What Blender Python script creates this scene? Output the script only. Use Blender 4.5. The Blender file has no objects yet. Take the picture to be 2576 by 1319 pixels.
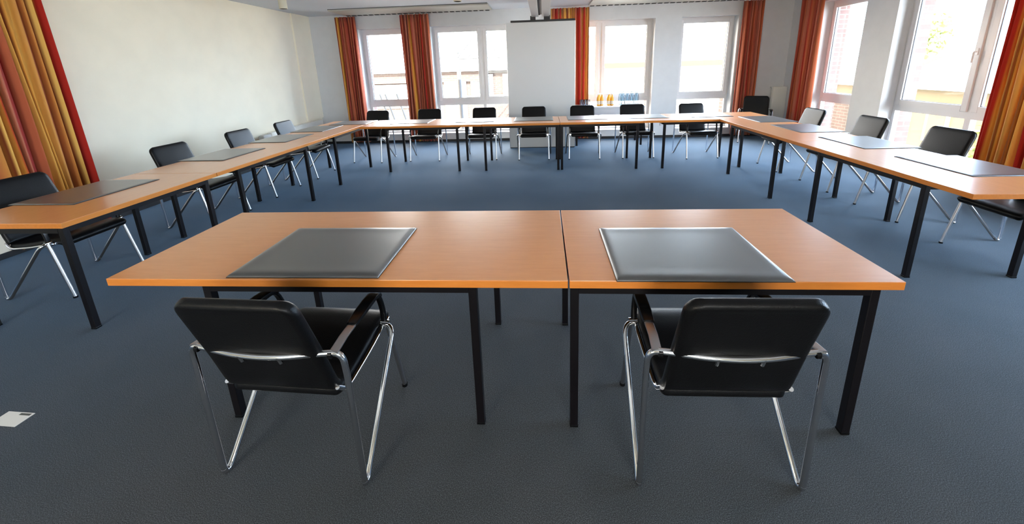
import bpy, bmesh, math, random
from mathutils import Vector, Matrix
random.seed(7)
sc = bpy.context.scene
COL = sc.collection
PI = math.pi

# ------------------------------------------------------------------ helpers
class MB:
    def __init__(s):
        s.bm = bmesh.new()
        s.uv = None
    def box(s, x0, x1, y0, y1, z0, z1, bev=0.0):
        vs = [s.bm.verts.new((x, y, z)) for x in (x0, x1) for y in (y0, y1) for z in (z0, z1)]
        q = [(0, 1, 3, 2), (4, 6, 7, 5), (0, 4, 5, 1), (2, 3, 7, 6), (0, 2, 6, 4), (1, 5, 7, 3)]
        fs = [s.bm.faces.new([vs[i] for i in f]) for f in q]
        if bev > 0:
            es = list({e for f in fs for e in f.edges})
            bmesh.ops.bevel(s.bm, geom=es, offset=bev, segments=2, affect='EDGES', profile=0.5)
        return s
    def tube(s, pts, r, seg=12, closed=False, cap=True, flat=1.0):
        pts = [Vector(p) for p in pts]
        n = len(pts)
        rs = r if isinstance(r, (list, tuple)) else [r] * n
        rings = []
        t0 = (pts[1] - pts[0]).normalized()
        up = Vector((0, 0, 1)) if abs(t0.z) < 0.9 else Vector((1, 0, 0))
        nrm = (up - t0 * up.dot(t0)).normalized()
        for i in range(n):
            if i == 0: t = pts[1] - pts[0]
            elif i == n - 1: t = pts[-1] - pts[-2]
            else: t = (pts[i + 1] - pts[i]).normalized() + (pts[i] - pts[i - 1]).normalized()
            t.normalize()
            nrm = (nrm - t * nrm.dot(t)).normalized()
            b = t.cross(nrm)
            ring = []
            for k in range(seg):
                a = 2 * PI * k / seg
                ring.append(s.bm.verts.new(pts[i] + (nrm * math.cos(a) * flat + b * math.sin(a)) * rs[i]))
            rings.append(ring)
        for i in range(n - 1):
            for k in range(seg):
                s.bm.faces.new((rings[i][k], rings[i][(k + 1) % seg], rings[i + 1][(k + 1) % seg], rings[i + 1][k]))
        if cap:
            s.bm.faces.new(list(reversed(rings[0])))
            s.bm.faces.new(rings[-1])
        return s
    def ribbon(s, pts, w, h, wdir=(1, 0, 0)):
        """rectangular bar with rounded section swept along pts; wdir = width direction"""
        pts = [Vector(p) for p in pts]; n = len(pts); W = Vector(wdir)
        ws = w if isinstance(w, (list, tuple)) else [w] * n
        hs = h if isinstance(h, (list, tuple)) else [h] * n
        rings = []
        for i in range(n):
            if i == 0: t = pts[1] - pts[0]
            elif i == n - 1: t = pts[-1] - pts[-2]
            else: t = (pts[i + 1] - pts[i]).normalized() + (pts[i] - pts[i - 1]).normalized()
            t.normalize(); N = t.cross(W).normalized()
            ring = []
            for k in range(16):
                a = 2 * PI * (k + .5) / 16
                c, d = math.cos(a), math.sin(a)
                cx = math.copysign(abs(c) ** .45, c); dx = math.copysign(abs(d) ** .45, d)
                ring.append(s.bm.verts.new(pts[i] + W * cx * ws[i] / 2 + N * dx * hs[i] / 2))
            rings.append(ring)
        for i in range(n - 1):
            for k in range(16):
                s.bm.faces.new((rings[i][k], rings[i][(k + 1) % 16], rings[i + 1][(k + 1) % 16], rings[i + 1][k]))
        s.bm.faces.new(list(reversed(rings[0]))); s.bm.faces.new(rings[-1])
        return s
    def lathe(s, prof, cx=0, cy=0, seg=20, z0=0):
        rings = []
        for r, z in prof:
            if r < 1e-5:
                rings.append([s.bm.verts.new((cx, cy, z + z0))])
            else:
                rings.append([s.bm.verts.new((cx + r * math.cos(2 * PI * k / seg), cy + r * math.sin(2 * PI * k / seg), z + z0)) for k in range(seg)])
        for a, b in zip(rings, rings[1:]):
            for k in range(seg):
                k2 = (k + 1) % seg
                if len(a) == 1 and len(b) == 1: continue
                if len(a) == 1: s.bm.faces.new((a[0], b[k2], b[k]))
                elif len(b) == 1: s.bm.faces.new((a[k], a[k2], b[0]))
                else: s.bm.faces.new((a[k], a[k2], b[k2], b[k]))
        return s
    def slab(s, path, width, thick, rc=(0.05, 0.05), M=18, N=26, edge=0.012, puff=0.0):
        """cushion swept along path [(y,z)], rounded corners of radius rc at both ends, soft rim"""
        P = [Vector((0, y, z)) for y, z in path]
        L = [0]
        for a, b in zip(P, P[1:]): L.append(L[-1] + (b - a).length)
        T = L[-1]
        def at(d):
            d = max(0, min(T, d))
            for i in range(len(P) - 1):
                if d <= L[i + 1] + 1e-9:
                    f = (d - L[i]) / (L[i + 1] - L[i]); return P[i].lerp(P[i + 1], f)
            return P[-1]
        wf = width if callable(width) else (lambda f: width)
        top, bot = [], []
        ds = [T * (0.5 - 0.5 * math.cos(PI * i / N)) for i in range(N + 1)]
        for d in ds:
            p = at(d); t = (at(d + .01) - at(d - .01)).normalized()
            n = Vector((0, -t.z, t.y))
            w = wf(d / T) / 2
            ins = 0
            for rr, dd in ((rc[0], d), (rc[1], T - d)):
                if rr > 0 and dd < rr: ins = max(ins, rr - math.sqrt(max(0, rr * rr - (rr - dd) ** 2)))
            w -= ins
            rt, rb = [], []
            for j in range(M + 1):
                x = -w * math.cos(PI * j / M)
                de = min(w - abs(x), d, T - d)
                f = min(1, de / edge); hh = thick / 2 * (0.25 + 0.75 * math.sqrt(max(0, 1 - (1 - f) ** 2)))
                pf = puff * max(0, 1 - (x / max(w, 1e-3)) ** 2) * math.sin(PI * d / T)
                rt.append(s.bm.verts.new(p + Vector((x, 0, 0)) + n * (hh + pf)))
                rb.append(s.bm.verts.new(p + Vector((x, 0, 0)) - n * hh))
            top.append(rt); bot.append(rb)
        for i in range(N):
            for j in range(M):
                s.bm.faces.new((top[i][j], top[i][j + 1], top[i + 1][j + 1], top[i + 1][j]))
                s.bm.faces.new((bot[i][j], bot[i + 1][j], bot[i + 1][j + 1], bot[i][j + 1]))
            s.bm.faces.new((top[i][0], top[i + 1][0], bot[i + 1][0], bot[i][0]))
            s.bm.faces.new((top[i][M], bot[i][M], bot[i + 1][M], top[i + 1][M]))
        for j in range(M):
            s.bm.faces.new((top[0][j], bot[0][j], bot[0][j + 1], top[0][j + 1]))
            s.bm.faces.new((top[N][j], top[N][j + 1], bot[N][j + 1], bot[N][j]))
        return s
    def build(s, name, mat, parent=None, smooth=False, loc=None, rz=0):
        bmesh.ops.remove_doubles(s.bm, verts=s.bm.verts, dist=1e-6)
        bmesh.ops.recalc_face_normals(s.bm, faces=s.bm.faces)
        me = bpy.data.meshes.new(name)
        s.bm.to_mesh(me); s.bm.free()
        if smooth:
            me.shade_smooth()
            try: me.set_sharp_from_angle(angle=math.radians(40))
            except Exception: pass
        me.materials.append(mat)
        o = bpy.data.objects.new(name, me); COL.objects.link(o)
        if parent: o.parent = parent
        if loc: o.location = loc
        if rz: o.rotation_euler = (0, 0, rz)
        return o

def tag(o, label, cat, group=None, kind=None):
    o['label'] = label; o['category'] = cat
    if group: o['group'] = group
    if kind: o['kind'] = kind
    return o
def struct(o, label=None, cat=None):
    o['kind'] = 'structure'
    if label: o['label'] = label
    if cat: o['category'] = cat
    return o
def empty(name, loc, rz=0):
    o = bpy.data.objects.new(name, None); COL.objects.link(o)
    o.empty_display_size = 0.1; o.location = loc; o.rotation_euler = (0, 0, rz)
    return o
def kids(o): return [c for c in bpy.data.objects if c.parent == o]
def dup(root, loc, rz=0):
    r = root.copy(); COL.objects.link(r); r.location = loc; r.rotation_euler = (0, 0, rz)
    for ch in kids(root):
        c = ch.copy(); COL.objects.link(c); c.parent = r
        for g in kids(ch):
            d = g.copy(); COL.objects.link(d); d.parent = c
    return r

# ------------------------------------------------------------------ materials
def nodes(name):
    m = bpy.data.materials.new(name); m.use_nodes = True
    nt = m.node_tree; b = nt.nodes['Principled BSDF']
    return m, nt, b
def mat(name, col, rough=.5, metal=0, spec=.5, noise=0, nscale=20, bump=0, bscale=200, **kw):
    m, nt, b = nodes(name)
    b.inputs['Base Color'].default_value = (*col, 1); b.inputs['Roughness'].default_value = rough
    b.inputs['Metallic'].default_value = metal; b.inputs['Specular IOR Level'].default_value = spec
    for k, v in kw.items(): b.inputs[k.replace('_', ' ')].default_value = v
    tc = nt.nodes.new('ShaderNodeTexCoord')
    if noise:
        n = nt.nodes.new('ShaderNodeTexNoise'); n.inputs['Scale'].default_value = nscale; n.inputs['Detail'].default_value = 4
        nt.links.new(tc.outputs['Object'], n.inputs['Vector'])
        r = nt.nodes.new('ShaderNodeValToRGB')
        r.color_ramp.elements[0].position = .35; r.color_ramp.elements[1].position = .65
        r.color_ramp.elements[0].color = (*[max(0, c * (1 - noise)) for c in col], 1)
        r.color_ramp.elements[1].color = (*[min(1, c * (1 + noise)) for c in col], 1)
        nt.links.new(n.outputs['Fac'], r.inputs['Fac']); nt.links.new(r.outputs['Color'], b.inputs['Base Color'])
    if bump:
        n = nt.nodes.new('ShaderNodeTexNoise'); n.inputs['Scale'].default_value = bscale; n.inputs['Detail'].default_value = 3
        nt.links.new(tc.outputs['Object'], n.inputs['Vector'])
        bp = nt.nodes.new('ShaderNodeBump'); bp.inputs['Strength'].default_value = bump; bp.inputs['Distance'].default_value = .002
        nt.links.new(n.outputs['Fac'], bp.inputs['Height']); nt.links.new(bp.outputs['Normal'], b.inputs['Normal'])
    return m

M = {}
M['wall'] = mat('white_plaster', (.63, .64, .65), .85, noise=.02, nscale=6, bump=.15, bscale=150)
M['wall_warm_tint'] = mat('warm_light_tinted_plaster', (.90, .82, .65), .85, noise=.02, nscale=3, bump=.15, bscale=150)  # warm tone of the light on the left side, put into the wall colour
M['ceiling'] = mat('ceiling_paint', (.62, .665, .735), .9, bump=.1, bscale=90)
M['frame'] = mat('white_window_frame', (.70, .69, .70), .3)
M['black_trim'] = mat('black_baseboard', (.012, .012, .014), .5)
M['grey_line'] = mat('grey_seal', (.12, .12, .13), .6)
M['steel_black'] = mat('black_powder_coat', (.004, .003, .004), .4, spec=.25, bump=.1, bscale=300)
M['chrome'] = mat('chrome', (.78, .78, .80), .10, metal=1.0)
M['chrome_dull'] = mat('brushed_steel', (.55, .55, .57), .28, metal=1.0)
M['leather'] = mat('black_leather', (.003, .003, .0035), .36, spec=.24, bump=.35, bscale=260)
M['arm'] = mat('black_arm_plastic', (.004, .004, .0045), .25, spec=.35)
M['board'] = mat('white_board', (.63, .63, .61), .35)
M['board_edge'] = mat('dark_board_rail', (.01, .008, .009), .5)
M['metal_grey'] = mat('grey_ceiling_metal', (.44, .43, .39), .45)
M['slot'] = mat('dark_slot', (.02, .02, .02), .6)
M['beige'] = mat('beige_lamp_metal', (.62, .58, .44), .45)
M['radiator'] = mat('cream_radiator', (.76, .75, .68), .4)
M['grey_plastic'] = mat('grey_plastic', (.42, .42, .40), .5)
M['white_lam'] = mat('white_laminate', (.80, .79, .81), .3)
M['paper'] = mat('white_paper', (.75, .73, .69), .7)
M['ink'] = mat('dark_print', (.10, .10, .09), .7)
M['juice'] = mat('orange_juice', (.85, .40, .03), .1, noise=.1, nscale=30)
M['juice_red'] = mat('red_juice', (.62, .12, .04), .12)
M['cap'] = mat('white_cap', (.8, .8, .8), .35)
M['label'] = mat('pale_label', (.72, .62, .50), .6, noise=.25, nscale=60)
M['cap_blue'] = mat('teal_cap', (.60, .74, .76), .35)

def glassy(name, col, fac, rough=0.02, g=(1, 1, 1)):
    m, nt, b = nodes(name); nt.nodes.remove(b)
    out = nt.nodes['Material Output']
    t = nt.nodes.new('ShaderNodeBsdfTransparent'); t.inputs['Color'].default_value = (*col, 1)
    gl = nt.nodes.new('ShaderNodeBsdfGlossy'); gl.inputs['Roughness'].default_value = rough; gl.inputs['Color'].default_value = (*g, 1)
    lw = nt.nodes.new('ShaderNodeLayerWeight'); lw.inputs['Blend'].default_value = fac
    mx = nt.nodes.new('ShaderNodeMixShader')
    nt.links.new(lw.outputs['Fresnel'], mx.inputs['Fac']); nt.links.new(t.outputs[0], mx.inputs[1]); nt.links.new(gl.outputs[0], mx.inputs[2])
    nt.links.new(mx.outputs[0], out.inputs['Surface'])
    return m
M['pane'] = glassy('window_glass', (.97, .98, .98), .12)
M['tumbler'] = glassy('drinking_glass', (.82, .84, .86), .35, g=(.9, .9, .95))
M['pet'] = glassy('blue_bottle_plastic', (.80, .90, .96), .25, g=(.8, .9, 1))

def laminate(name, c0, c1, rough, coat=0.0):
    m, nt, b = nodes(name)
    tc = nt.nodes.new('ShaderNodeTexCoord'); mp = nt.nodes.new('ShaderNodeMapping')
    mp.inputs['Scale'].default_value = (1.2, 9, 9)
    n = nt.nodes.new('ShaderNodeTexNoise'); n.inputs['Scale'].default_value = 6; n.inputs['Detail'].default_value = 6; n.inputs['Roughness'].default_value = .6
    r = nt.nodes.new('ShaderNodeValToRGB'); r.color_ramp.elements[0].position = .3; r.color_ramp.elements[1].position = .7
    r.color_ramp.elements[0].color = (*c0, 1); r.color_ramp.elements[1].color = (*c1, 1)
    nt.links.new(tc.outputs['Object'], mp.inputs['Vector']); nt.links.new(mp.outputs[0], n.inputs['Vector'])
    nt.links.new(n.outputs['Fac'], r.inputs['Fac']); nt.links.new(r.outputs['Color'], b.inputs['Base Color'])
    b.inputs['Roughness'].default_value = rough; b.inputs['Specular IOR Level'].default_value = .3
    b.inputs['Coat Weight'].default_value = coat; b.inputs['Coat Roughness'].default_value = .22; b.inputs['Coat IOR'].default_value = 1.6
    return m
M['wood'] = laminate('cherry_laminate', (.72, .275, .075), (.78, .31, .092), .5, 1.0)
M['wood_edge'] = laminate('cherry_edge_band', (.58, .19, .028), (.66, .23, .04), .4)
M['pad'] = mat('desk_pad_leather', (.045, .046, .046), .45, bump=.15, bscale=420, spec=.8, Coat_Weight=1.0, Coat_Roughness=.30, Coat_IOR=1.7)
M['pad_edge'] = mat('desk_pad_edge', (.008, .008, .008), .45)

def carpet():
    m, nt, b = nodes('blue_grey_carpet')
    tc = nt.nodes.new('ShaderNodeTexCoord')
    n1 = nt.nodes.new('ShaderNodeTexNoise'); n1.inputs['Scale'].default_value = 300; n1.inputs['Detail'].default_value = 3; n1.inputs['Roughness'].default_value = .7
    r1 = nt.nodes.new('ShaderNodeValToRGB')
    e = r1.color_ramp.elements
    e[0].position = .33; e[0].color = (.014, .015, .016, 1); e[1].position = .72; e[1].color = (.20, .215, .225, 1)
    k = e.new(.5); k.color = (.054, .058, .060, 1)
    k = e.new(.6); k.color = (.086, .095, .101, 1)
    n2 = nt.nodes.new('ShaderNodeTexNoise'); n2.inputs['Scale'].default_value = 1.6; n2.inputs['Detail'].default_value = 3
    r2 = nt.nodes.new('ShaderNodeValToRGB'); r2.color_ramp.elements[0].position = .3; r2.color_ramp.elements[1].position = .7
    r2.color_ramp.elements[0].color = (.82, .84, .84, 1); r2.color_ramp.elements[1].color = (1.06, 1.03, 1.03, 1)
    mx = nt.nodes.new('ShaderNodeMix'); mx.data_type = 'RGBA'; mx.blend_type = 'MULTIPLY'; mx.inputs['Factor'].default_value = 1
    nt.links.new(tc.outputs['Object'], n1.inputs['Vector']); nt.links.new(tc.outputs['Object'], n2.inputs['Vector'])
    nt.links.new(n1.outputs['Fac'], r1.inputs['Fac']); nt.links.new(n2.outputs['Fac'], r2.inputs['Fac'])
    nt.links.new(r1.outputs['Color'], mx.inputs['A']); nt.links.new(r2.outputs['Color'], mx.inputs['B'])
    nt.links.new(mx.outputs['Result'], b.inputs['Base Color'])
    b.inputs['Roughness'].default_value = .9; b.inputs['Specular IOR Level'].default_value = .25
    b.inputs['Sheen Weight'].default_value = .42; b.inputs['Sheen Roughness'].default_value = .3
    b.inputs['Sheen Tint'].default_value = (.30, .60, 1, 1)
    bp = nt.nodes.new('ShaderNodeBump'); bp.inputs['Strength'].default_value = .35; bp.inputs['Distance'].default_value = .003
    nt.links.new(n1.outputs['Fac'], bp.inputs['Height']); nt.links.new(bp.outputs['Normal'], b.inputs['Normal'])
    return m
M['carpet'] = carpet()

def brick(name, c1, c2, mortar, scale=4.0):
    m, nt, b = nodes(name)
    tc = nt.nodes.new('ShaderNodeTexCoord'); mp = nt.nodes.new('ShaderNodeMapping')
    sp = nt.nodes.new('ShaderNodeSeparateXYZ'); cb = nt.nodes.new('ShaderNodeCombineXYZ')
    ad = nt.nodes.new('ShaderNodeMath'); ad.operation = 'ADD'
    nt.links.new(tc.outputs['Object'], sp.inputs[0]); nt.links.new(sp.outputs['X'], ad.inputs[0]); nt.links.new(sp.outputs['Y'], ad.inputs[1])
    nt.links.new(ad.outputs[0], cb.inputs['X']); nt.links.new(sp.outputs['Z'], cb.inputs['Y'])
    t = nt.nodes.new('ShaderNodeTexBrick'); t.inputs['Scale'].default_value = scale
    t.inputs['Color1'].default_value = (*c1, 1); t.inputs['Color2'].default_value = (*c2, 1); t.inputs['Mortar'].default_value = (*mortar, 1)
    t.inputs['Mortar Size'].default_value = .03; t.inputs['Brick Width'].default_value = 1.0; t.inputs['Row Height'].default_value = .32
    nt.links.new(cb.outputs[0], t.inputs['Vector']); nt.links.new(t.outputs['Color'], b.inputs['Base Color'])
    b.inputs['Roughness'].default_value = .85
    return m
M['brick_far'] = brick('red_brick', (.033, .022, .019), (.042, .028, .024), (.064, .058, .056))
M['brick_near'] = brick('pink_brick_cladding', (.13, .075, .068), (.155, .09, .08), (.22, .20, .20))
M['render_white'] = mat('pale_render', (.62, .62, .60), .9, noise=.05, nscale=2)
M['render_yellow'] = mat('yellow_render', (.056, .046, .020), .9)
M['render_beige'] = mat('beige_render', (.13, .105, .07), .9)
M['ext_dark'] = mat('dark_exterior_metal', (.03, .031, .034), .6)
M['ext_grey'] = mat('grey_exterior_metal', (.035, .037, .04), .6)
M['roof'] = mat('pale_roof_tiles', (.55, .54, .53), .8, noise=.2, nscale=3)
M['ext_glass'] = mat('exterior_window_glass', (.06, .08, .09), .1)
M['ground'] = mat('pale_paving', (.25, .25, .24), .9, noise=.1, nscale=1)
M['leaf'] = mat('pale_foliage', (.20, .24, .10), .8, noise=.3, nscale=5)

def curtain_mat(name, stops):
    m, nt, b = nodes(name)
    uv = nt.nodes.new('ShaderNodeUVMap'); uv.uv_map = 'cloth'
    sp = nt.nodes.new('ShaderNodeSeparateXYZ'); nt.links.new(uv.outputs['UV'], sp.inputs[0])
    fr = nt.nodes.new('ShaderNodeMath'); fr.operation = 'FRACT'; nt.links.new(sp.outputs['X'], fr.inputs[0])
    r = nt.nodes.new('ShaderNodeValToRGB'); r.color_ramp.interpolation = 'LINEAR'
    e = r.color_ramp.elements
    e[0].position = 0; e[0].color = (*stops[0][1], 1); e[1].position = 1; e[1].color = (*stops[0][1], 1)
    for p, c in stops[1:]:
        k = e.new(p); k.color = (*c, 1)
    nt.links.new(fr.outputs[0], r.inputs['Fac'])
    b.inputs['Roughness'].default_value = .8; b.inputs['Specular IOR Level'].default_value = .2
    b.inputs['Sheen Weight'].default_value = .2
    nt.links.new(r.outputs['Color'], b.inputs['Base Color'])
    tr = nt.nodes.new('ShaderNodeBsdfTranslucent'); nt.links.new(r.outputs['Color'], tr.inputs['Color'])
    mx = nt.nodes.new('ShaderNodeMixShader'); mx.inputs['Fac'].default_value = .14
    nt.links.new(b.outputs[0], mx.inputs[1]); nt.links.new(tr.outputs[0], mx.inputs[2])
    nt.links.new(mx.outputs[0], nt.nodes['Material Output'].inputs['Surface'])
    return m
red = (.50, .024, .012); org = (.52, .125, .050); gold = (.76, .36, .06); salmon = (.53, .165, .10); brown = (.30, .065, .018); yel = (.88, .52, .12); brick_ = (.40, .068, .038)
M['curtain'] = curtain_mat('striped_curtain_cloth', [(0, brick_), (.06, brick_), (.08, org), (.18, salmon), (.20, red), (.25, red), (.27, org), (.36, brick_), (.38, salmon), (.48, salmon), (.50, brown), (.54, org), (.62, org), (.64, gold), (.70, gold), (.72, brick_), (.80, brick_), (.82, salmon), (.90, org)])
M['curtain_gold'] = curtain_mat('gold_striped_curtain_cloth', [(0, yel), (.10, gold), (.12, brown), (.16, gold), (.28, yel), (.30, org), (.36, org), (.38, red), (.46, red), (.48, salmon), (.55, gold), (.57, red), (.62, red), (.64, gold), (.74, yel), (.76, brown), (.80, gold), (.92, org)])

# ------------------------------------------------------------------ room shell
UL, UR, VB, VF, ZC = -5.03, 5.0, 8.65, -2.6, 2.77
struct(MB().box(UL - .5, UR + .5, VF - .3, VB + .5, -.12, 0).build('floor', M['carpet']), 'dark blue grey speckled carpet floor', 'floor')
struct(MB().box(UL - .5, UR + .5, VF - .3, VB + .5, ZC, ZC + .2).build('ceiling', M['ceiling']), 'pale grey ceiling', 'ceiling')

def wall(name, mt, axis, a0, a1, t0, t1, z0, z1, holes, label, mat2=None):
    """axis 'x': wall runs along x, thickness in y (t0..t1); holes (a0,a1,z0,z1)"""
    mb = MB()
    As = sorted({a0, a1, *[h[0] for h in holes], *[h[1] for h in holes]})
    Zs = sorted({z0, z1, *[h[2] for h in holes], *[h[3] for h in holes]})
    for i in range(len(As) - 1):
        for j in range(len(Zs) - 1):
            ca, cz = (As[i] + As[i + 1]) / 2, (Zs[j] + Zs[j + 1]) / 2
            if any(h[0] < ca < h[1] and h[2] < cz < h[3] for h in holes): continue
            if axis == 'x': mb.box(As[i], As[i + 1], t0, t1, Zs[j], Zs[j + 1])
            else: mb.box(t0, t1, As[i], As[i + 1], Zs[j], Zs[j + 1])
    bmesh.ops.remove_doubles(mb.bm, verts=mb.bm.verts, dist=1e-5)
    # drop interior duplicate faces
    seen = {}
    for f in list(mb.bm.faces):
        k = tuple(sorted(v.index for v in f.verts))
    mb.bm.verts.index_update()
    for f in list(mb.bm.faces):
        k = tuple(sorted(v.index for v in f.verts)); seen.setdefault(k, []).append(f)
    dead = [f for fs in seen.values() if len(fs) > 1 for f in fs]
    bmesh.ops.delete(mb.bm, geom=dead, context='FACES')
    return struct(mb.build(name, mt), label, 'wall')

WIN_B = [(-3.96, -2.84), (-2.38, -.24), (.15, 2.31), (2.84, 3.96)]
WZ0, WZ1 = .18, 2.48
WIN_R = [(6.78, 7.80), (4.04, 6.20), (1.3, 3.35)]  # last opening is out of view, added to let in daylight
RZ1 = 2.55
WIN_L = []
WIN_ADDED = [(-3.4, -1.7), (.2, 1.8)]  # unseen openings behind the viewpoint, added to bring light from the front
TI = .26      # plaster thickness in front of the brick skin
wall('wall_back', M['wall'], 'x', UL - .4, UR + .4, VB, VB + TI, 0, ZC, [(a, b, WZ0, WZ1) for a, b in WIN_B], 'white back wall with four tall windows')
wall('wall_right', M['wall'], 'y', VF, VB, UR, UR + TI, 0, ZC, [(a, b, WZ0, RZ1) for a, b in WIN_R], 'white right wall with tall windows')
wall('wall_left', M['wall_warm_tint'], 'y', VF, VB, UL - TI, UL, 0, ZC, [(a, b, .1, 2.55) for a, b in WIN_L], 'bare left wall with warm light tinted into its colour')
wall('wall_front', M['wall_warm_tint'], 'x', UL - .4, UR + .4, VF - .25, VF, 0, ZC, [(a, b, 1.1, 2.35) for a, b in WIN_ADDED], 'plain wall behind the viewpoint with the same warm light tint')
# outer brick skins
e = .05
wall('trim_1', M['brick_near'], 'x', UL - .6, UR + .6, VB + TI + .0, VB + TI + .18, -1, ZC + .4, [(a + e, b - e, WZ0 + .02, WZ1 - e) for a, b in WIN_B], 'outer brick skin of the back wall')['category'] = 'brick cladding'
wall('trim_2', M['brick_near'], 'y', VF - .2, VB + TI, UR + TI, UR + TI + .18, -1, ZC + .4, [(a + e, b - e, WZ0 + .02, RZ1 - e) for a, b in WIN_R], 'outer brick skin of the right wall')['category'] = 'brick cladding'

def base(name, x0, x1, y0, y1):
    struct(MB().box(x0, x1, y0, y1, 0, .055, .003).build(name, M['black_trim']), 'low black baseboard along the wall foot', 'baseboard')
base('baseboard_back', UL, UR, VB - .014, VB)
base('baseboard_left', UL, UL + .014, VF, VB - .014)
base('baseboard_right', UR - .014, UR, VF, VB - .014)
base('baseboard_front', UL + .014, UR - .014, VF, VF + .014)
# shallow step where the left wall meets the back wall
struct(MB().box(UL, UL + .03, 8.05, VB, .62, ZC).build('trim_3', M['wall_warm_tint']), 'shallow white pilaster strip in the back left corner', 'wall strip')

def window(n, axis, a0, a1, z0, z1, inner, sashes, label, sign=1, handle_at=None):
    """axis x: frame in plane y=inner..; sashes = list of (s0,s1) openings of upper sashes; transom near z=.9"""
    ft = .07
    def P(mb, a, b, t0, t1, c, d, bev=0):
        lo, hi = sorted((inner + sign * t0, inner + sign * t1))
        if axis == 'x': mb.box(a, b, lo, hi, c, d, bev)
        else: mb.box(lo, hi, a, b, c, d, bev)
    fr = MB()
    P(fr, a0, a0 + .05, 0, ft, z0, z1); P(fr, a1 - .05, a1, 0, ft, z0, z1)
    P(fr, a0 + .05, a1 - .05, 0, ft, z1 - .05, z1); P(fr, a0 + .05, a1 - .05, 0, ft, z0, z0 + .06)
    P(fr, a0 + .05, a1 - .05, 0, ft, .80, .90)
    for i in range(len(sashes) - 1):
        m = (sashes[i][1] + sashes[i + 1][0]) / 2
        P(fr, m - .035, m + .035, 0, ft, z0 + .06, .80); P(fr, m - .025, m + .025, 0, ft, .90, z1 - .05)
    root = struct(fr.build('window_%d' % n, M['frame']), label, 'window')
    for i, (s0, s1) in enumerate(sashes):
        sa = MB(); w = .075
        c, d = .885, z1 - .04
        P(sa, s0, s0 + w, -.018, .05, c, d, .006); P(sa, s1 - w, s1, -.018, .05, c, d, .006)
        P(sa, s0 + w, s1 - w, -.018, .05, c, c + w, .0); P(sa, s0 + w, s1 - w, -.018, .05, d - w, d, .0)
        so = sa.build('sash', M['frame'], root)
        pn = MB(); P(pn, s0 + w - .005, s1 - w + .005, .018, .024, c + w - .005, d - w + .005); pn.build('pane', M['pane'], so)
        sl = MB(); q = .006
        P(sl, s0 + w, s0 + w + q, .006, .018, c + w, d - w); P(sl, s1 - w - q, s1 - w, .006, .018, c + w, d - w)
        P(sl, s0 + w, s1 - w, .006, .018, c + w, c + w + q); sl.build('seal', M['grey_line'], so)
        lp = MB(); P(lp, s0 + .02, s1 - .02, .03, .036, z0 + .055, .805); lp.build('lower_pane', M['pane'], root)
        if handle_at is not None and i == handle_at:
            ha = MB(); hz = 1.60
            x = s0 + .035
            def H(t, z):
                p = inner - sign * t
                return (x, p, z) if axis == 'x' else (p, x, z)
            ha.tube([H(.018, hz), H(.055, hz), H(.06, hz - .012), H(.06, hz - .13)], .009, 8)
            P(ha, x - .014, x + .014, -.026, -.018, hz - .04, hz + .04, .003)
            ha.build('window_handle', M['cap'], so)
    # inner sill board
    si = MB(); P(si, a0 - .0, a1 + .0, -.215, 0, z0 - .001, z0 + .022, .003); si.build('window_sill', M['frame'], root)
    return root
FB = VB + .20
window(1, 'x', -3.96, -2.84, WZ0, WZ1, FB, [(-3.93, -2.87)], 'narrow white window at the left end of the back wall')
window(2, 'x', -2.38, -.24, WZ0, WZ1, FB, [(-2.34, -1.335), (-1.285, -.28)], 'double white window left of the standing board', handle_at=None)
window(3, 'x', .15, 2.31, WZ0, WZ1, FB, [(.19, 1.205), (1.255, 2.27)], 'double white window behind the drinks table')
window(4, 'x', 2.84, 3.96, WZ0, WZ1, FB, [(2.87, 3.93)], 'single white window near the right corner of the back wall')
FR_ = UR + .19
window(5, 'y', 6.78, 7.80, WZ0, RZ1, FR_, [(6.82, 7.77)], 'narrow white window at the far end of the right wall')
window(6, 'y', 4.04, 6.20, WZ0, RZ1, FR_, [(4.08, 5.10), (5.15, 6.16)], 'large double white window on the right wall', handle_at=1)
window(7, 'y', 1.3, 3.35, WZ0, RZ1, FR_, [(1.34, 2.30), (2.34, 3.31)], 'unseen white window added for daylight on the right wall nearer the viewpoint')

def added_window(n, a, b, label):  # window out of view, added for extra daylight
    fr = MB(); y0, y1 = VF - .20, VF - .13
    for x0, x1, z0, z1 in ((a, a + .07, 1.1, 2.35), (b - .07, b, 1.1, 2.35), (a + .07, b - .07, 1.1, 1.17), (a + .07, b - .07, 2.28, 2.35), ((a + b) / 2 - .05, (a + b) / 2 + .05, 1.17, 2.28)):
        fr.box(x0, x1, y0, y1, z0, z1)
    r = struct(fr.build('window_%d' % n, M['frame']), label, 'window')
    MB().box(a + .06, b - .06, y0 + .03, y0 + .036, 1.16, 2.29).build('pane', M['pane'], r)
added_window(8, -3.4, -1.7, 'high white window added for daylight in the wall behind the viewpoint, left one')
added_window(9, .2, 1.8, 'high white window added for daylight in the wall behind the viewpoint, right one')
# ------------------------------------------------------------------ ceiling fittings
def vent(u0, u1, label):
    b = MB().box(u0, u1, 7.78, 8.50, ZC - .035, ZC, .004)
    r = tag(b.build('ceiling_vent', M['metal_grey']), label, 'ceiling vent', 'slotted ceiling panels over the window side')
    n = int((u1 - u0) / .12)
    for i in range(n):
        x = u0 + .03 + i * (u1 - u0 - .04) / n
        MB().box(x, x + .08, 8.44, 8.505, ZC - .044, ZC - .016).build('slot', M['slot'], r)
    MB().box(u0, u1, 7.774, 7.780, ZC - .012, ZC).build('front_edge', M['grey_line'], r)
vent(-4.10, -1.02, 'long grey slotted ceiling panel above the two left curtains')
vent(.93, 4.0, 'long grey slotted ceiling panel right of the ceiling rails')

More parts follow.
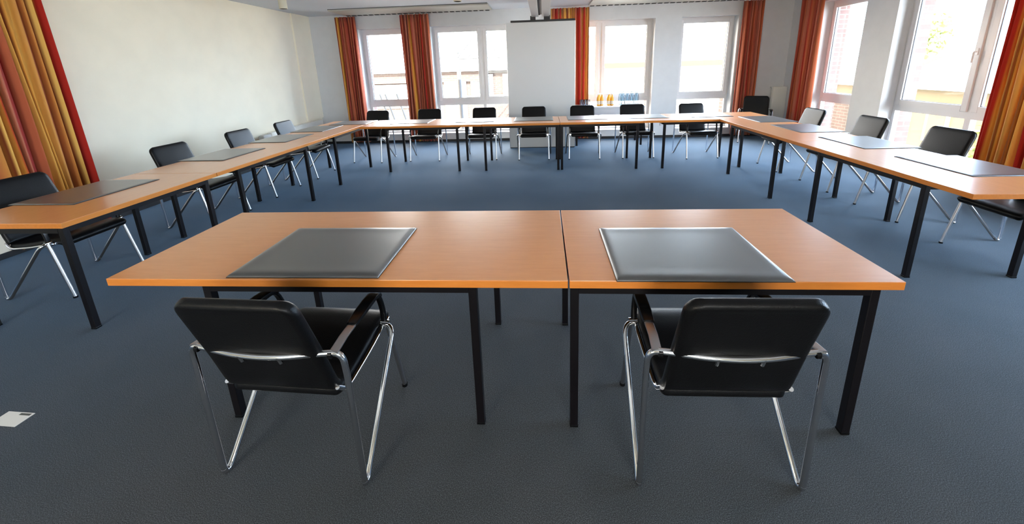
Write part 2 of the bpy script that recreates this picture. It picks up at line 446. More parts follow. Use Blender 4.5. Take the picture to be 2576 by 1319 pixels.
def lamp_cyl(u, v, label):
    r = empty('ceiling_lamp', (u, v, 2.53)); tag(r, label, 'ceiling lamp', 'cylindrical ceiling lamps')
    MB().lathe([(.050, .002), (.056, 0), (.056, .22), (.062, .225), (.062, .24), (0, .24)], seg=28).build('lamp_housing', M['beige'], r, True)
    MB().lathe([(0, .012), (.050, .012), (.050, .002)], seg=28).build('lamp_opening', M['slot'], r, True)
lamp_cyl(-3.83, 6.0, 'cream cylinder lamp under the ceiling near the left wall')
lamp_cyl(-1.214, 6.0, 'cream cylinder lamp on the ceiling near the slotted panel end')

r = empty('ceiling_rail', (-.04, 6.4, ZC)); tag(r, 'pair of white ceiling rails with dark slot leading to the standing board', 'ceiling rail')
MB().box(-.16, -.03, -1.6, 1.42, -.28, 0, .006).build('rail_beam', M['frame'], r)
MB().box(.03, .17, -1.6, 1.42, -.28, 0, .006).build('rail_beam', M['frame'], r)
MB().box(-.028, .0, -1.6, 1.42, -.25, -.005).build('cable_channel', M['slot'], r)
MB().box(.0, .028, -1.6, 1.42, -.24, -.005).build('cable_channel', M['metal_grey'], r)
MB().box(-.185, -.085, 1.40, 1.47, -.335, -.26, .004).build('bracket', M['board_edge'], r)
MB().box(.07, .185, 1.40, 1.47, -.335, -.26, .004).build('bracket', M['board_edge'], r)

# standing board
r = empty('whiteboard', (-.035, 7.80, 0)); tag(r, 'tall plain white presentation board standing behind the back tables', 'board')
MB().box(-.645, .645, -.02, .02, .012, 2.40, .004).build('panel', M['board'], r)
MB().box(-.645, .645, -.022, .022, 0, .014).build('foot_strip', M['board_edge'], r)
MB().box(-.56, .645, -.03, .03, 2.40, 2.435, .003).build('top_rail', M['board_edge'], r)
MB().box(-.655, -.645, -.02, .02, .012, 2.40).build('side_profile', M['chrome_dull'], r)
MB().box(.645, .655, -.02, .02, .012, 2.40).build('side_profile', M['chrome_dull'], r)

# ------------------------------------------------------------------ curtains
def curtain(name, p0, p1, z0, z1, folds, label, phase=0.0, amp=.055, off=0.0, period=.55, slack=.02, seed=1, cloth='curtain'):
    rnd = random.Random(seed)
    p0 = Vector(p0); p1 = Vector(p1); L = (p1 - p0).length
    d = (p1 - p0) / L; n = Vector((-d.y, d.x))
    N = folds * 14; Z = 14
    fr = [rnd.uniform(.85, 1.15) for _ in range(folds + 2)]; am = [rnd.uniform(.65, 1.2) for _ in range(folds + 2)]
    cum = [0]
    for i in range(folds): cum.append(cum[-1] + fr[i])
    bm = bmesh.new(); uvl = bm.loops.layers.uv.new('cloth')
    grid = []; arc = []
    for k in range(Z + 1):
        f = k / Z; z = z1 + (z0 - z1) * f
        row = []; al = [0]; prev = None
        for i in range(N + 1):
            s = i / N; q = s * folds
            j = min(int(q), folds - 1); t = q - j
            x = (cum[j] + fr[j] * t) / cum[-1] * L
            a = amp * am[j] * (0.55 + .45 * f)
            w = a * math.sin(2 * PI * t + .5 * math.sin(2.2 * f + j)) + a * .25 * math.sin(4 * PI * t + 1.3 * j)
            x += slack * math.sin(3 * f + j * 1.7) * math.sin(PI * s)
            P = p0 + d * x + n * w
            v = Vector((P.x, P.y, z)); row.append(bm.verts.new(v))
            if prev is not None: al.append(al[-1] + (v - prev).length)
            prev = v
        grid.append(row)
        if k == 0: arc = al
    tot = arc[-1]
    for k in range(Z):
        for i in range(N):
            fa = bm.faces.new((grid[k][i], grid[k][i + 1], grid[k + 1][i + 1], grid[k + 1][i]))
            vals = [(i, k), (i + 1, k), (i + 1, k + 1), (i, k + 1)]
            for lp, (a, b) in zip(fa.loops, vals):
                lp[uvl].uv = (arc[a] / period + phase, 1 - b / Z)
    me = bpy.data.meshes.new(name); bm.to_mesh(me); bm.free(); me.shade_smooth(); me.materials.append(M[cloth])
    r = empty('curtain', (0, 0, 0)); tag(r, label, 'curtain', 'striped orange curtains')
    o = bpy.data.objects.new('cloth', me); COL.objects.link(o); o.parent = r
    so = o.modifiers.new('thick', 'SOLIDIFY'); so.thickness = .004
    hb = MB()
    c = Vector((p0.x, p0.y)); e2 = Vector((p1.x, p1.y))
    hb.ribbon([(c.x, c.y, z1 + .004), (e2.x, e2.y, z1 + .004)], .03, .016, wdir=(n.x, n.y, 0)); hb.build('heading_tape', M['frame'], r)
    return r
ZT = ZC - .045
VC = VB - .12
curtain('cloth1', (-4.37, VC), (-3.93, VC), .05, ZT - .005, 7, 'striped orange curtain nearest the back left corner', .60, .062, seed=2, period=1.6)
curtain('cloth2', (-2.97, VC), (-2.36, VC), .05, ZT - .005, 9, 'striped orange curtain between the two left back windows', .20, .062, seed=3, period=1.1)
curtain('cloth3', (.18, VC), (.95, VC), .05, ZT - .005, 10, 'striped orange curtain half hidden behind the standing board', .25, .062, seed=4, period=1.1, cloth='curtain_gold')
curtain('cloth4', (3.98, VC), (4.36, VC), .05, ZT - .005, 6, 'striped orange curtain right of the back wall windows', .78, .058, seed=5, period=1.2)
curtain('cloth5', (UR - .12, 8.22), (UR - .12, 7.58), .05, ZT, 7, 'reddish curtain on the right wall beside the corner radiator', .93, .05, seed=6, period=1.9)
curtain('cloth6', (UR - .12, 4.66), (UR - .12, 3.55), .05, ZT, 17, 'wide striped curtain at the right edge of the picture', .30, .065, seed=7, period=1.0, cloth='curtain_gold')
curtain('cloth7', (UL + .11, 3.83), (UL + .11, 3.12), .05, ZT, 11, 'large gold and red curtain at the far left', .55, .065, seed=8, period=1.25, cloth='curtain_gold')

# ------------------------------------------------------------------ radiators
r = empty('radiator', (UL + .02, 0, 0)); tag(r, 'long low cream radiator with slotted top along the left wall', 'radiator', None)
MB().box(0, .10, 6.95, 8.45, .16, .58, .006).build('radiator_panel', M['radiator'], r)
g = MB()
for i in range(44):
    y = 6.97 + i * .0335; g.box(.01, .102, y, y + .02, .545, .590)
g.build('grille', M['radiator'], r)
MB().box(-.0, .115, 6.50, 6.72, .20, .56, .03).build('end_cover', M['grey_plastic'], r, True)
MB().box(.0, .105, 6.73, 6.95, .20, .575, .02).build('end_cover', M['radiator'], r, True)
MB().tube([(.06, 6.6, .2), (.06, 6.6, 0)], .011).build('pipe', M['radiator'], r, True)
MB().tube([(.06, 8.3, .17), (.06, 8.3, 0)], .011).build('pipe', M['radiator'], r, True)
r = empty('radiator', (4.86, 8.54, 0)); tag(r, 'upright cream panel radiator in the back right corner', 'radiator', None)
MB().box(-.14, .14, -.04, .04, .10, 1.03, .012).build('radiator_panel', M['radiator'], r, True)
MB().box(-.135, .135, -.035, .10, 1.02, 1.035, .003).build('top_grille', M['radiator'], r)
MB().tube([(-.10, .03, .11), (-.10, .03, 0)], .01).build('pipe', M['radiator'], r, True)
MB().tube([(.10, .03, .11), (.10, .03, 0)], .01).build('pipe', M['radiator'], r, True)

# socket on back wall
r = empty('wall_socket', (2.56, VB, .31)); tag(r, 'small white wall socket between the two right back windows', 'socket')
MB().box(-.04, .04, -.012, 0, -.04, .04, .004).build('cover_plate', M['frame'], r)
MB().lathe([(0, 0), (.02, 0), (.02, .003), (0, .003)], seg=18).build('socket_hole', M['grey_plastic'], r).rotation_euler = (PI / 2, 0, 0)
kids(r)[-1].location = (0, -.012, 0)

# ------------------------------------------------------------------ tables
ZTOP, THK = .75, .034
def table(cu, cv, rz, length, legs, label, depth=.80, dfr=.71, group='cherry conference tables'):
    """local x along the length, front = -y. legs=(x0,x1) leg centre positions along x"""
    r = empty('conference_table', (cu, cv, 0), rz); tag(r, label, 'table', group)
    g = .0015
    MB().box(-length / 2 + g, length / 2 - g, -depth / 2 + g, depth / 2 - g, ZTOP - .004, ZTOP, .001).build('tabletop', M['wood'], r)
    MB().box(-length / 2 + g, length / 2 - g, -depth / 2 + g, depth / 2 - g, ZTOP - THK, ZTOP - .004, .001).build('edge_band', M['wood_edge'], r)
    h = .0175; zt = ZTOP - THK - .001; y = dfr / 2
    f = MB()
    for s in (-1, 1):
        f.box(legs[0] + h, legs[1] - h, s * y - h, s * y + h, zt - .036, zt)
    for x in legs:
        f.box(x - h, x + h, -y + h, y - h, zt - .036, zt)
    f.build('frame', M['steel_black'], r)
    for x in legs:
        for s in (-1, 1):
            MB().box(x - h, x + h, s * y - h, s * y + h, .008, zt, .003).build('leg', M['steel_black'], r)
            MB().box(x - h * 1.05, x + h * 1.05, s * y - h * 1.05, s * y + h * 1.05, 0, .012, .002).build('leg_glide', M['arm'], r)
    return r
# front pair
FE = 1.412
def front_table(u0, u1, l0, l1, label):
    c = (u0 + u1) / 2
    return table(c, FE + .4, 0, u1 - u0, (l0 - c, l1 - c), label, dfr=.72)
front_table(-1.903, .0885, -1.475, -.307, 'long orange cherry table in front left with the near left chair')
front_table(.0925, 1.362, .1165, 1.280, 'orange cherry table in front right with the near right chair')
# back row: front edge v=5.97
def back_table(u0, u1, l0, l1, label):
    c = (u0 + u1) / 2
    table(c, 5.97 + .4, 0, u1 - u0, (l0 - c, l1 - c), label, dfr=.72)
back_table(-2.90, -.955, -2.486, -1.355, 'leftmost table of the back row by the corner')
back_table(-.953, .247, -.925, .219, 'back row table in front of the standing board')
back_table(.249, 1.50, .277, 1.424, 'back row table in front of the drinks table')
back_table(1.502, 3.44, 1.822, 2.97, 'back row table running into the right corner')
# left row: inner edge u=-2.93, local x -> +v, front(-y) -> +u  => rotate +90 : x->v, y->-u ; front -y -> +u
def left_table(v0, v1, l0, l1, label):
    c = (v0 + v1) / 2
    table(-2.93 - .4, c, PI / 2, v1 - v0, (l0 - c, l1 - c), label, dfr=.725)
left_table(2.045, 3.218, 2.075, 3.12, 'nearest table of the left row beside the big gold curtain')
left_table(3.220, 5.118, 3.50, 4.61, 'middle table of the left row')
left_table(5.120, 6.76, 5.312, 6.353, 'farthest table of the left row at the corner')
def right_table(v0, v1, l0, l1, label):
    c = (v0 + v1) / 2
    table(2.605 + .4, c, -PI / 2, v1 - v0, (c - l1, c - l0), label, dfr=.725)
right_table(2.43, 4.188, 2.765, 3.83, 'nearer table of the right row with bright window glare')
right_table(4.190, 5.966, 4.55, 5.63, 'farther table of the right row meeting the back row')

# ------------------------------------------------------------------ desk pads
def pad(u, v, rz, label, w=.67, d=.50, H=.012):
    r = empty('desk_pad', (u, v, ZTOP + .0005), rz); tag(r, label, 'desk pad', 'black desk pads on the tables')
    mb = MB(); nx, ny = 30, 24
    def prof(de): 
        f = min(1, de / .030); return H * math.sqrt(max(0, 1 - (1 - f) ** 2)) - .12 * H * (0.5 - 0.5 * math.cos(PI * max(0, min(1, (de - .03) / .05))))
    xs = [-w / 2 * math.cos(PI * i / nx) for i in range(nx + 1)]; ys = [-d / 2 * math.cos(PI * j / ny) for j in range(ny + 1)]
    top = [[mb.bm.verts.new((x, y, .002 + prof(min(w / 2 - abs(x), d / 2 - abs(y))))) for y in ys] for x in xs]
    for i in range(nx):
        for j in range(ny): mb.bm.faces.new((top[i][j], top[i + 1][j], top[i + 1][j + 1], top[i][j + 1]))
    mb.build('pad_surface', M['pad'], r, True)
    MB().box(-w / 2 - .001, w / 2 + .001, -d / 2 - .001, d / 2 + .001, 0, .0025).build('pad_backing', M['pad_edge'], r)
    return r
pad(-1.029, 1.683, 0, 'black desk pad on the left front table', .665, .515)
pad(.617, 1.666, 0, 'black desk pad on the right front table', .675, .518)
P0 = pad(-3.52, 2.70, PI / 2, 'black desk pad nearest the big gold curtain on the left row', .63, .50, .006)
def padc(u, v, rz, label):
    o = dup(P0, (u, v, ZTOP + .0005), rz); o['label'] = label; return o
padc(-3.52, 4.02, PI / 2, 'second desk pad from the near end of the left row')
padc(-3.52, 5.02, PI / 2, 'third desk pad from the near end of the left row')
padc(-3.51, 5.86, PI / 2, 'fourth desk pad on the left row before the corner')
padc(-3.23, 6.50, 0, 'desk pad on the back left corner of the tables')
for (u, l) in ((-2.19, 'leftmost desk pad on the back row in front of the striped curtain'), (-1.11, 'back row desk pad left of the standing board'),
               (-.165, 'back row desk pad in front of the standing board'), (.70, 'back row desk pad just right of the standing board'), (1.63, 'back row desk pad in front of the water bottles'),
               (2.60, 'rightmost desk pad on the back row')):
    padc(u, 6.47, 0, l)
padc(3.21, 5.86, -PI / 2, 'desk pad at the far corner of the right row')
padc(3.22, 5.00, -PI / 2, 'second desk pad of the right row counted from the corner')
padc(3.22, 4.07, -PI / 2, 'third desk pad of the right row counted from the corner')
padc(3.22, 3.12, -PI / 2, 'large pale reflecting desk pad nearest on the right row')

# ------------------------------------------------------------------ chairs (local +y is where the sitter faces)
def bez(pts, n=10, r=.03):
    """polyline with rounded corners"""
    P = [Vector(p) for p in pts]; out = [P[0]]
    for i in range(1, len(P) - 1):
        a, b, c = P[i - 1], P[i], P[i + 1]
        d1 = min(r, (a - b).length * .49); d2 = min(r, (c - b).length * .49)
        s = b + (a - b).normalized() * d1; e_ = b + (c - b).normalized() * d2
        for k in range(n + 1):
            t = k / n; out.append(s * (1 - t) ** 2 + b * 2 * t * (1 - t) + e_ * t * t)
    out.append(P[-1]); return out
def make_chair():
    r = empty('armchair', (0, 0, 0))
    back = [(-.345, .872), (-.328, .84), (-.302, .76), (-.276, .68), (-.250, .60), (-.230, .53), (-.213, .47), (-.200, .435), (-.186, .420)]
    MB().slab(back, lambda f: .435 + .02 * f, .042, rc=(.055, .0), edge=.02, puff=.006).build('backrest', M['leather'], r, True)
    seat = [(-.205, .400), (-.16, .394), (-.08, .398), (.02, .412), (.12, .428), (.20, .436), (.235, .430), (.262, .408)]
    MB().slab(seat, lambda f: .455, .048, rc=(.03, .03), edge=.022, puff=.008).build('seat', M['leather'], r, True)
    T = .0115
    # straight-ish rail behind the back, ends bend down into the rear legs
    cr = bez([(-.300, -.248, .52), (-.297, -.252, .622), (-.225, -.262, .622), (-.11, -.279, .615), (0, -.284, .612), (.11, -.279, .615), (.225, -.262, .622), (.297, -.252, .622), (.300, -.248, .52)], 8, .045)
    MB().tube(cr, T, 12).build('back_rail', M['chrome'], r, True)
    pl = bez([(-.20, -.252, .606), (-.10, -.262, .586), (.10, -.262, .586), (.20, -.252, .606)], 8, .09)
    MB().ribbon(pl, .006, .022, wdir=(0, 1, 0)).build('mounting_strip', M['arm'], r, True)
    for x in (-.075, .075):
        MB().tube([(x, -.287, .618), (x, -.276, .585)], .0065, 8).build('rail_bolt', M['chrome'], r, True)
    for s in (-1, 1):
        MB().tube([(s * .300, -.248, .525), (s * .302, -.250, .05), (s * .302, -.249, .018)], T, 12).build('leg', M['chrome'], r, True)
        foot = bez([(s * .302, -.249, .03), (s * .302, -.248, .012), (s * .300, -.225, .012), (s * .298, -.195, .045)], 8, .02)
        MB().tube(foot, T + .0006, 12).build('foot_bend', M['chrome'], r, True)
        br = bez([(s * .299, -.205, .033), (s * .290, .150, .425), (s * .236, .165, .440)], 10, .045)
        MB().tube(br, T, 12).build('brace', M['chrome'], r, True)
        MB().tube([(s * .255, .168, .440), (s * .262, .255, .012)], T, 12).build('leg', M['chrome_dull'], r, True)
        MB().lathe([(0, 0), (.014, 0), (.014, .014), (0, .014)], s * .262, .255, 12).build('foot_glide', M['arm'], r, True)
        # arm: chrome flat bar at the back, black pad, separate curved front support
        bar = [(s * .272, -.262, .628), (s * .262, -.18, .628), (s * .258, -.09, .628)]
        MB().ribbon(bar, .034, .010).build('arm_bracket', M['chrome_dull'], r, True)
        MB().ribbon([(s * .266, -.262, .618), (s * .252, -.262, .618)], .022, .022, wdir=(0, 1, 0)).build('arm_clamp', M['arm'], r, True)
        ap = [(s * .258, -.11, .630), (s * .255, -.05, .632), (s * .252, .03, .634), (s * .250, .085, .632), (s * .249, .115, .622), (s * .249, .128, .606)]
        MB().ribbon(ap, [.040, .048, .050, .050, .048, .040], [.02, .024, .024, .022, .020, .014]).build('armrest', M['arm'], r, True)
        sp = bez([(s * .250, .04, .618), (s * .249, .125, .618), (s * .247, .158, .53), (s * .245, .165, .435)], 10, .06)
        MB().ribbon(sp, .026, .016).build('arm_support', M['arm'], r, True)
        MB().tube([(s * .230, .165, .440), (s * .268, .163, .440)], .0145, 10).build('arm_joint', M['chrome'], r, True)
        rail = [(s * .238, .215, .432), (s * .236, .0, .398), (s * .236, -.17, .384), (s * .228, -.212, .43)]
        MB().tube(bez(rail, 6, .04), .009, 10).build('seat_rail', M['chrome'], r, True)
    MB().tube([(-.236, .12, .405), (.236, .12, .405)], .009, 10).build('cross_bar', M['chrome_dull'], r, True)
    return r
CH = make_chair()
GRP = 'black leather armchairs with chrome tube frames'
first = [True]
def chair(u, v, rz_deg, label):
    rz = math.radians(rz_deg)
    if first[0]:
        o = CH; o.location = (u, v, 0); o.rotation_euler = (0, 0, rz); first[0] = False
    else:
        o = dup(CH, (u, v, 0), rz)
    tag(o, label, 'chair', GRP); return o
chair(-1.012, 1.408, -2.5, 'near left black armchair with chrome legs seen from behind')
chair(.645, 1.435, .5, 'near right black armchair with chrome legs seen from behind')
for u, v, a, l in ((-3.145, 6.93, 176, 'leftmost armchair behind the back row, partly before the corner curtain'),
                   (-2.14, 6.985, 181, 'second armchair behind the back row, before the striped curtain'),
                   (-1.108, 7.01, 180, 'armchair behind the back row just left of the standing board'),
                   (-.179, 6.96, 180, 'armchair in front of the standing board'),
                   (.70, 6.945, 179, 'armchair just right of the standing board'),
                   (1.612, 6.965, 181, 'armchair before the water bottles of the drinks table'),
                   (2.635, 6.86, 184, 'rightmost armchair behind the back row, against the bright window')):
    chair(u, v, a, l)
for u, v, a, l in ((-3.80, 2.68, -90, 'armchair nearest the big gold curtain on the left side'),
                   (-3.825, 4.02, -91, 'second armchair on the left side, before the bare left wall'),
                   (-3.815, 5.02, -90, 'third armchair on the left side, next before the low radiator'),
                   (-3.765, 5.91, -89, 'farthest armchair on the left side, beside the low radiator')):
    chair(u, v, a, l)
for u, v, a, l in ((3.61, 5.96, 90, 'farthest armchair on the right side, below the reddish curtain'),
                   (3.675, 5.01, 90, 'armchair on the right side before the pier between windows'),
                   (3.68, 4.06, 91, 'armchair on the right side before the large double window'),
                   (3.665, 3.07, 90, 'nearest armchair on the right side, cut off by the picture edge')):
    chair(u, v, a, l)
chair(4.19, 8.05, 180 - 25, 'armchair standing away from the tables in the back right corner')

# ------------------------------------------------------------------ drinks table
DT = .78
r = empty('side_table', (1.30, 8.17, 0)); tag(r, 'white side table with drinks under the back window', 'table', None)
MB().box(-.69, .69, -.31, .28, DT - .03, DT, .003).build('tabletop', M['white_lam'], r)
MB().box(-.67, .235, -.295, -.28, DT - .16, DT - .03).build('drawer_front', M['white_lam'], r)
MB().box(.243, .67, -.295, -.28, DT - .16, DT - .03).build('drawer_front', M['white_lam'], r)
for x in (-.64, .64):
    for y in (-.27, .25):
        MB().box(x - .018, x + .018, y - .018, y + .018, 0, DT - .03, .002).build('leg', M['steel_black'], r)
def bottle(u, v, m_, label, group, cap, h=.235, rb=.034, body_label=True):
    r = empty('bottle', (u, v, DT)); tag(r, label, 'bottle', group)
    MB().lathe([(0, .002), (rb * .85, .002), (rb, .012), (rb, h * .55), (rb * .86, h * .68), (rb * .45, h * .84), (rb * .38, h * .93), (0, h * .93)], seg=18).build('bottle_body', m_, r, True)
    MB().lathe([(0, h * .93), (rb * .45, h * .93), (rb * .45, h), (0, h)], seg=14).build('cap', cap, r, True)
    if body_label: MB().lathe([(rb + .0006, h * .10), (rb + .0012, h * .11), (rb + .0012, h * .40), (rb + .0006, h * .41)], seg=18).build('label_band', M['label'], r, True)
    return r
for i, (u, dv) in enumerate(((1.115, 0), (1.185, .01), (1.15, .09))):
    bottle(u, 8.13 + dv, M['juice'], 'small orange juice bottle in the left juice cluster on the drinks table', 'orange juice bottles', M['cap'])
for i, (u, dv) in enumerate(((1.315, 0), (1.385, -.005), (1.35, .08))):
    bottle(u, 8.12 + dv, M['juice'] if i != 0 else M['juice'], 'small orange juice bottle in the right juice cluster on the drinks table', 'orange juice bottles beside the water', M['cap'])
for i in range(9):
    bottle(1.57 + .09 * (i % 4) + (.045 if 3 < i < 8 else 0), 8.06 + .085 * (i // 4), M['pet'], 'pale blue water bottle in the cluster behind the armchair back', 'water bottles on the drinks table', M['cap_blue'], h=.27, rb=.038, body_label=False)
for i, (u, dv) in enumerate(((.765, 0), (.84, 0), (.915, .0), (.80, .09), (.88, .09))):
    r = MB().lathe([(0, .004), (.026, .004), (.027, 0), (.033, .125), (.031, .125), (.025, .010), (0, .010)], seg=18).build('drinking_glass', M['tumbler'], None, True, loc=(u, 8.13 + dv, DT))
    tag(r, 'clear drinking glass in the group at the left end of the drinks table', 'glass', 'drinking glasses on the drinks table')

# card on the floor
r = empty('floor_card', (-2.60, 1.39, 0)); tag(r, 'small white printed card lying on the carpet at lower left', 'card')
MB().box(-.075, .075, -.038, .038, .001, .003).build('card_sheet', M['paper'], r)
MB().box(.005, .065, .022, .033, .003, .0034).build('print', M['ink'], r)
r.rotation_euler = (0, 0, -.04)

# ------------------------------------------------------------------ outside
struct(MB().box(-60, 60, VB + .6, 80, -4.6, -4.5).build('ground', M['ground']), 'pale paved yard outside the back windows', 'ground')
struct(MB().box(UR + .7, 60, -40, VB + .6, -4.6, -4.5).build('ground', M['ground']), 'pale paved yard outside the right windows', 'ground')
def ext(name, label, cat):
    r = empty(name, (0, 0, 0)); return tag(r, label, cat)
B = 16.0
r = ext('brick_house', 'red brick house across the yard seen through the left back windows', 'building')
MB().box(-9.5, .6, B, B + 6, -4.5, 1.62).build('wall', M['brick_far'], r)
MB().box(-9.6, -2.2, B - .12, B + 6, 1.10, 1.60).build('cornice', M['brick_far'], r)
MB().box(-9.5, -4.7, B - .06, B, .1, 1.05).build('rendered_panel', M['render_white'], r)
MB().box(-4.0, .6, B - .10, B, 1.40, 1.48).build('beam', M['ext_grey'], r)
MB().box(-3.1, .6, B - .10, B, .48, .54).build('beam', M['ext_grey'], r)
MB().box(-4.0, -3.1, B - .05, B, -.4, 1.40).build('rendered_panel', M['render_white'], r)
for x0, x1 in ((-2.9, -2.0), (-1.6, -.6)):
    f = MB(); f.box(x0, x1, B - .08, B - .02, .54, 1.36); w = f.build('window', M['render_white'], r)
    g = MB()
    for a, b in ((x0 + .08, (x0 + x1) / 2 - .03), ((x0 + x1) / 2 + .03, x1 - .08)): g.box(a, b, B - .10, B - .08, .62, 1.30)
    g.build('pane', M['ext_glass'], w)
ro = MB()
vs = [ro.bm.verts.new(p) for p in ((-9.8, B - .3, 1.62), (.8, B - .3, 1.62), (.8, B + 5, 2.5), (-9.8, B + 5, 2.5), (-9.8, B - .3, 1.5), (.8, B - .3, 1.5), (.8, B + 5, 2.3), (-9.8, B + 5, 2.3))]
for q in ((0, 1, 2, 3), (4, 7, 6, 5), (0, 4, 5, 1), (2, 6, 7, 3), (1, 5, 6, 2), (0, 3, 7, 4)): ro.bm.faces.new([vs[i] for i in q])
ro.build('roof', M['roof'], r)
r = ext('glass_roof', 'steel and glass roof truss beyond the yard next to the standing board', 'roof structure')
for i in range(5):
    MB().tube([(-2.6 + .32 * i, 12.2, 1.9), (-1.1 + .32 * i, 12.2, 3.6)], .022, 6).build('rafter', M['ext_grey'], r)
MB().tube([(-2.6, 12.2, 1.9), (-1.0, 12.2, 1.9)], .03, 6).build('purlin', M['ext_grey'], r)
MB().tube([(-1.5, 12.2, 3.2), (.5, 12.2, 3.2)], .03, 6).build('purlin', M['ext_grey'], r)
for x in (-2.6, -1.0, .5): MB().tube([(x, 12.2, -4.5), (x, 12.2, 1.9 if x < .4 else 3.2)], .03, 6).build('post', M['ext_grey'], r)
r = ext('lamp_post', 'dark grey post standing in the yard before the brick house', 'post')
MB().tube([(-2.42, 11.5, -4.5), (-2.42, 11.5, 1.75), (-2.42, 11.5, 1.88)], [.062, .060, .03], 12).build('pole', M['ext_dark'], r, True)
MB().lathe([(0, 0), (.04, .02), (.05, .06), (.04, .10), (0, .12)], -2.42, 11.5, 12, 2.0).build('lamp_head', M['ext_grey'], r, True)
r = ext('yard_railing', 'slanted grey railing bars below the leftmost back window', 'railing')
for d in (0, .16, .5): MB().tube([(-4.75 + d, 11.3, .95), (-4.25 + d, 11.3, -.9), (-4.25 + d, 11.3, -4.5)], .03, 8).build('rail_bar', M['ext_grey'], r)
r = ext('pale_apartment_house', 'pale house with a yellow band seen through the right back windows', 'building')
V2 = 22.0
MB().box(2.6, 14, V2, V2 + 6, -4.5, 3.1).build('wall', M['render_white'], r)
MB().box(3.2, 9.6, V2 - .08, V2, 1.38, 1.66).build('yellow_band', M['render_yellow'], r)
MB().box(3.2, 9.0, V2 - .18, V2, 2.86, 2.92).build('eaves_line', M['ext_grey'], r)
MB().box(2.4, 14.2, V2 - .4, V2 + 6.2, 3.1, 3.3).build('roof', M['render_white'], r)
for x in (4.1, 7.6):
    w = MB().box(x, x + .9, V2 - .05, V2, -.3, .9).build('window', M['render_white'], r)
r = ext('gabled_house', 'beige gabled house seen through the large right window', 'building')
U2 = 15.0
MB().box(U2, U2 + 6, 8, 22, -4.5, .35).build('wall', M['render_beige'], r)
for y in (9.0, 10.6, 12.2, 13.8, 15.4, 17.0):
    w = MB().box(U2 - .06, U2, y, y + .9, -1.7, -.2).build('window', M['render_white'], r)
    MB().box(U2 - .08, U2 - .06, y + .12, y + .78, -1.6, -.3).build('pane', M['render_beige'], w)
ro = MB()
vs = [ro.bm.verts.new(p) for p in ((U2 - .5, 7.6, .30), (U2 - .5, 22.4, .30), (U2 + 3, 22.4, 1.9), (U2 + 3, 7.6, 1.9), (U2 + 6.5, 7.6, .30), (U2 + 6.5, 22.4, .30))]
for q in ((0, 1, 2, 3), (3, 2, 5, 4), (0, 3, 4), (1, 5, 2), (0, 4, 5, 1)): ro.bm.faces.new([vs[i] for i in q])
ro.build('roof', M['roof'], r)
MB().box(U2 + 1.2, U2 + 2, 18.4, 21.5, .5, 1.75).build('gable_wall', M['render_yellow'], r)
def tree(u, v, z, R, label, seed):
    rnd = random.Random(seed); r = ext('tree', label, 'tree')
    r.location = (u, v, -4.5)
    MB().tube([(0, 0, 0), (.05, .02, (z + 4.5) * .6), (0, 0, z + 4.5)], [.16, .12, .05], 8).build('trunk', M['ext_dark'], r, True)
    mb = MB()
    for _ in range(900):
        a = Vector((rnd.gauss(0, 1), rnd.gauss(0, 1), rnd.gauss(0, 1))).normalized() * R * rnd.uniform(.45, 1)
        c = a + Vector((0, 0, z + 4.5)); s_ = rnd.uniform(.06, .13)
        d1 = Vector((rnd.gauss(0, 1), rnd.gauss(0, 1), rnd.gauss(0, 1))).normalized() * s_
        d2 = d1.cross(Vector((rnd.gauss(0, 1), rnd.gauss(0, 1), rnd.gauss(0, 1)))).normalized() * s_ * .6
        q = [mb.bm.verts.new(c + v_) for v_ in (d1, d2, -d1, -d2)]
        mb.bm.faces.new(q)
    mb.build('foliage', M['leaf'], r)
tree(12.5, 14.6, 2.2, .9, 'pale green tree behind the far edge of the large right window', 11)
tree(9.5, 8.3, -.6, .9, 'pale bush outside the lower right of the large right window', 12)
r = ext('garden_wall', 'low pink brick wall outside the narrow right window', 'wall')
MB().box(8.0, 8.3, 9.6, 14.0, -4.5, .62).build('brickwork', M['brick_far'], r)

# ------------------------------------------------------------------ light
w = bpy.data.worlds.new('World'); sc.world = w; w.use_nodes = True
nt = w.node_tree; bg = nt.nodes['Background']; bg.inputs['Strength'].default_value = 2.2
# hazy sky: warm and pale on the sun's side (behind the viewpoint), cool blue-white opposite
tc = nt.nodes.new('ShaderNodeTexCoord'); dp = nt.nodes.new('ShaderNodeVectorMath'); dp.operation = 'DOT_PRODUCT'
dp.inputs[1].default_value = (.96, .28, 0); nt.links.new(tc.outputs['Generated'], dp.inputs[0])
rp = nt.nodes.new('ShaderNodeValToRGB'); mr = nt.nodes.new('ShaderNodeMapRange')
mr.inputs['From Min'].default_value = -1; mr.inputs['From Max'].default_value = 1
nt.links.new(dp.outputs['Value'], mr.inputs['Value']); nt.links.new(mr.outputs['Result'], rp.inputs['Fac'])
rp.color_ramp.elements[0].position = .12; rp.color_ramp.elements[0].color = (1.0, .86, .66, 1)
rp.color_ramp.elements[1].position = .90; rp.color_ramp.elements[1].color = (.62, .84, 1.12, 1)
k_ = rp.color_ramp.elements.new(.55); k_.color = (.95, .97, 1.0, 1)
nt.links.new(rp.outputs['Color'], bg.inputs['Color'])
def portal(name, loc, rot, sx, sy):
    l = bpy.data.lights.new(name, 'AREA'); l.shape = 'RECTANGLE'; l.size = sx; l.size_y = sy; l.cycles.is_portal = True
    o = bpy.data.objects.new(name, l); COL.objects.link(o); o.location = loc; o.rotation_euler = rot
for i, (a, b) in enumerate(WIN_B):
    portal('daylight_portal', ((a + b) / 2, VB + .5, (WZ0 + WZ1) / 2), (-PI / 2, 0, 0), b - a, WZ1 - WZ0)
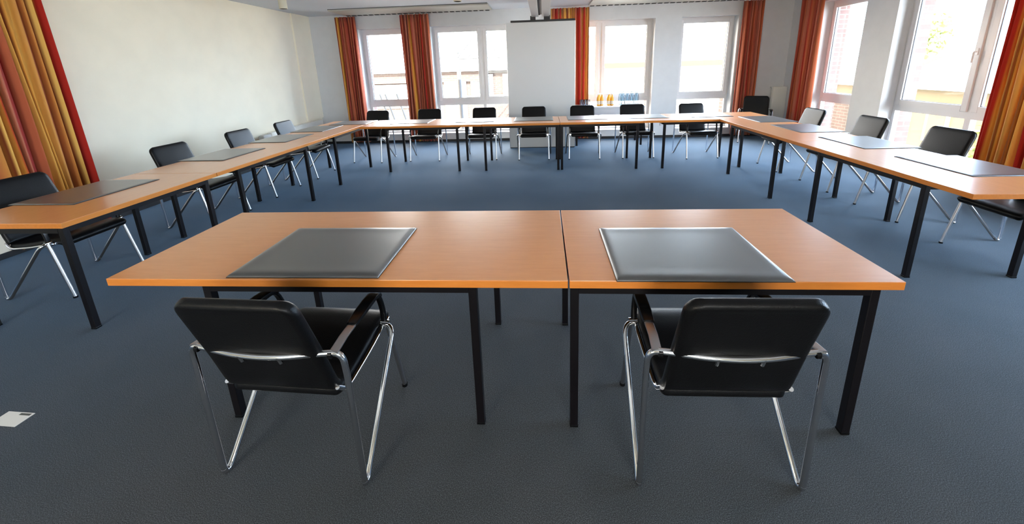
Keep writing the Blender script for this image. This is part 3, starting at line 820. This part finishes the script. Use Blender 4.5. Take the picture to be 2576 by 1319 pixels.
for a, b in WIN_R:
    portal('daylight_portal', (UR + .5, (a + b) / 2, (WZ0 + RZ1) / 2), (0, PI / 2, 0), RZ1 - WZ0, b - a)
for a, b in WIN_ADDED:
    portal('daylight_portal', ((a + b) / 2, VF - .3, 1.72), (PI / 2, 0, 0), b - a, 1.25)
for a, b in WIN_L:
    portal('daylight_portal', (UL - .3, (a + b) / 2, 1.3), (0, -PI / 2, 0), 2.45, b - a)
s = bpy.data.lights.new('sun', 'SUN'); s.energy = 3.5; s.angle = .01; s.color = (1, .95, .86)
so = bpy.data.objects.new('sun', s); COL.objects.link(so)
so.rotation_euler = Vector((.02, .78, -.62)).to_track_quat('-Z', 'Y').to_euler()
# ------------------------------------------------------------------ camera
f, th, ro_, h, cx, cy = 985.775, .249667, -.0313016, 1.5825, 1304.9, 421.3
PH = .0675
X = Vector((1, 0, 0)); U_ = Vector((0, math.sin(th), math.cos(th))); F = Vector((0, math.cos(th), -math.sin(th)))
c_, s_ = math.cos(ro_), math.sin(ro_)
right = X * c_ + U_ * s_; up = X * -s_ + U_ * c_
R = Matrix.Rotation(PH, 3, 'Z')
right, up, F = R @ right, R @ up, R @ F
cam = bpy.data.cameras.new('camera'); co = bpy.data.objects.new('camera', cam); COL.objects.link(co)
mw = Matrix(((right.x, up.x, -F.x, 0), (right.y, up.y, -F.y, 0), (right.z, up.z, -F.z, h), (0, 0, 0, 1)))
co.matrix_world = mw
cam.sensor_fit = 'HORIZONTAL'; cam.sensor_width = 36; cam.lens = 36 * f / 2576
cam.shift_x = (1288 - cx) / 2576; cam.shift_y = (cy - 659.5) / 2576
cam.clip_start = .05; cam.clip_end = 200
sc.camera = co
sc.view_settings.view_transform = 'Standard'; sc.view_settings.look = 'None'; sc.view_settings.gamma = 1
sc.view_settings.use_curve_mapping = False
sc.view_settings.exposure = 3.62
try:
    sc.cycles.use_denoising = True
    sc.cycles.max_bounces = 12; sc.cycles.diffuse_bounces = 8; sc.cycles.transparent_max_bounces = 16; sc.cycles.sample_clamp_indirect = 10
    sc.cycles.caustics_reflective = False; sc.cycles.caustics_refractive = False
except Exception: pass
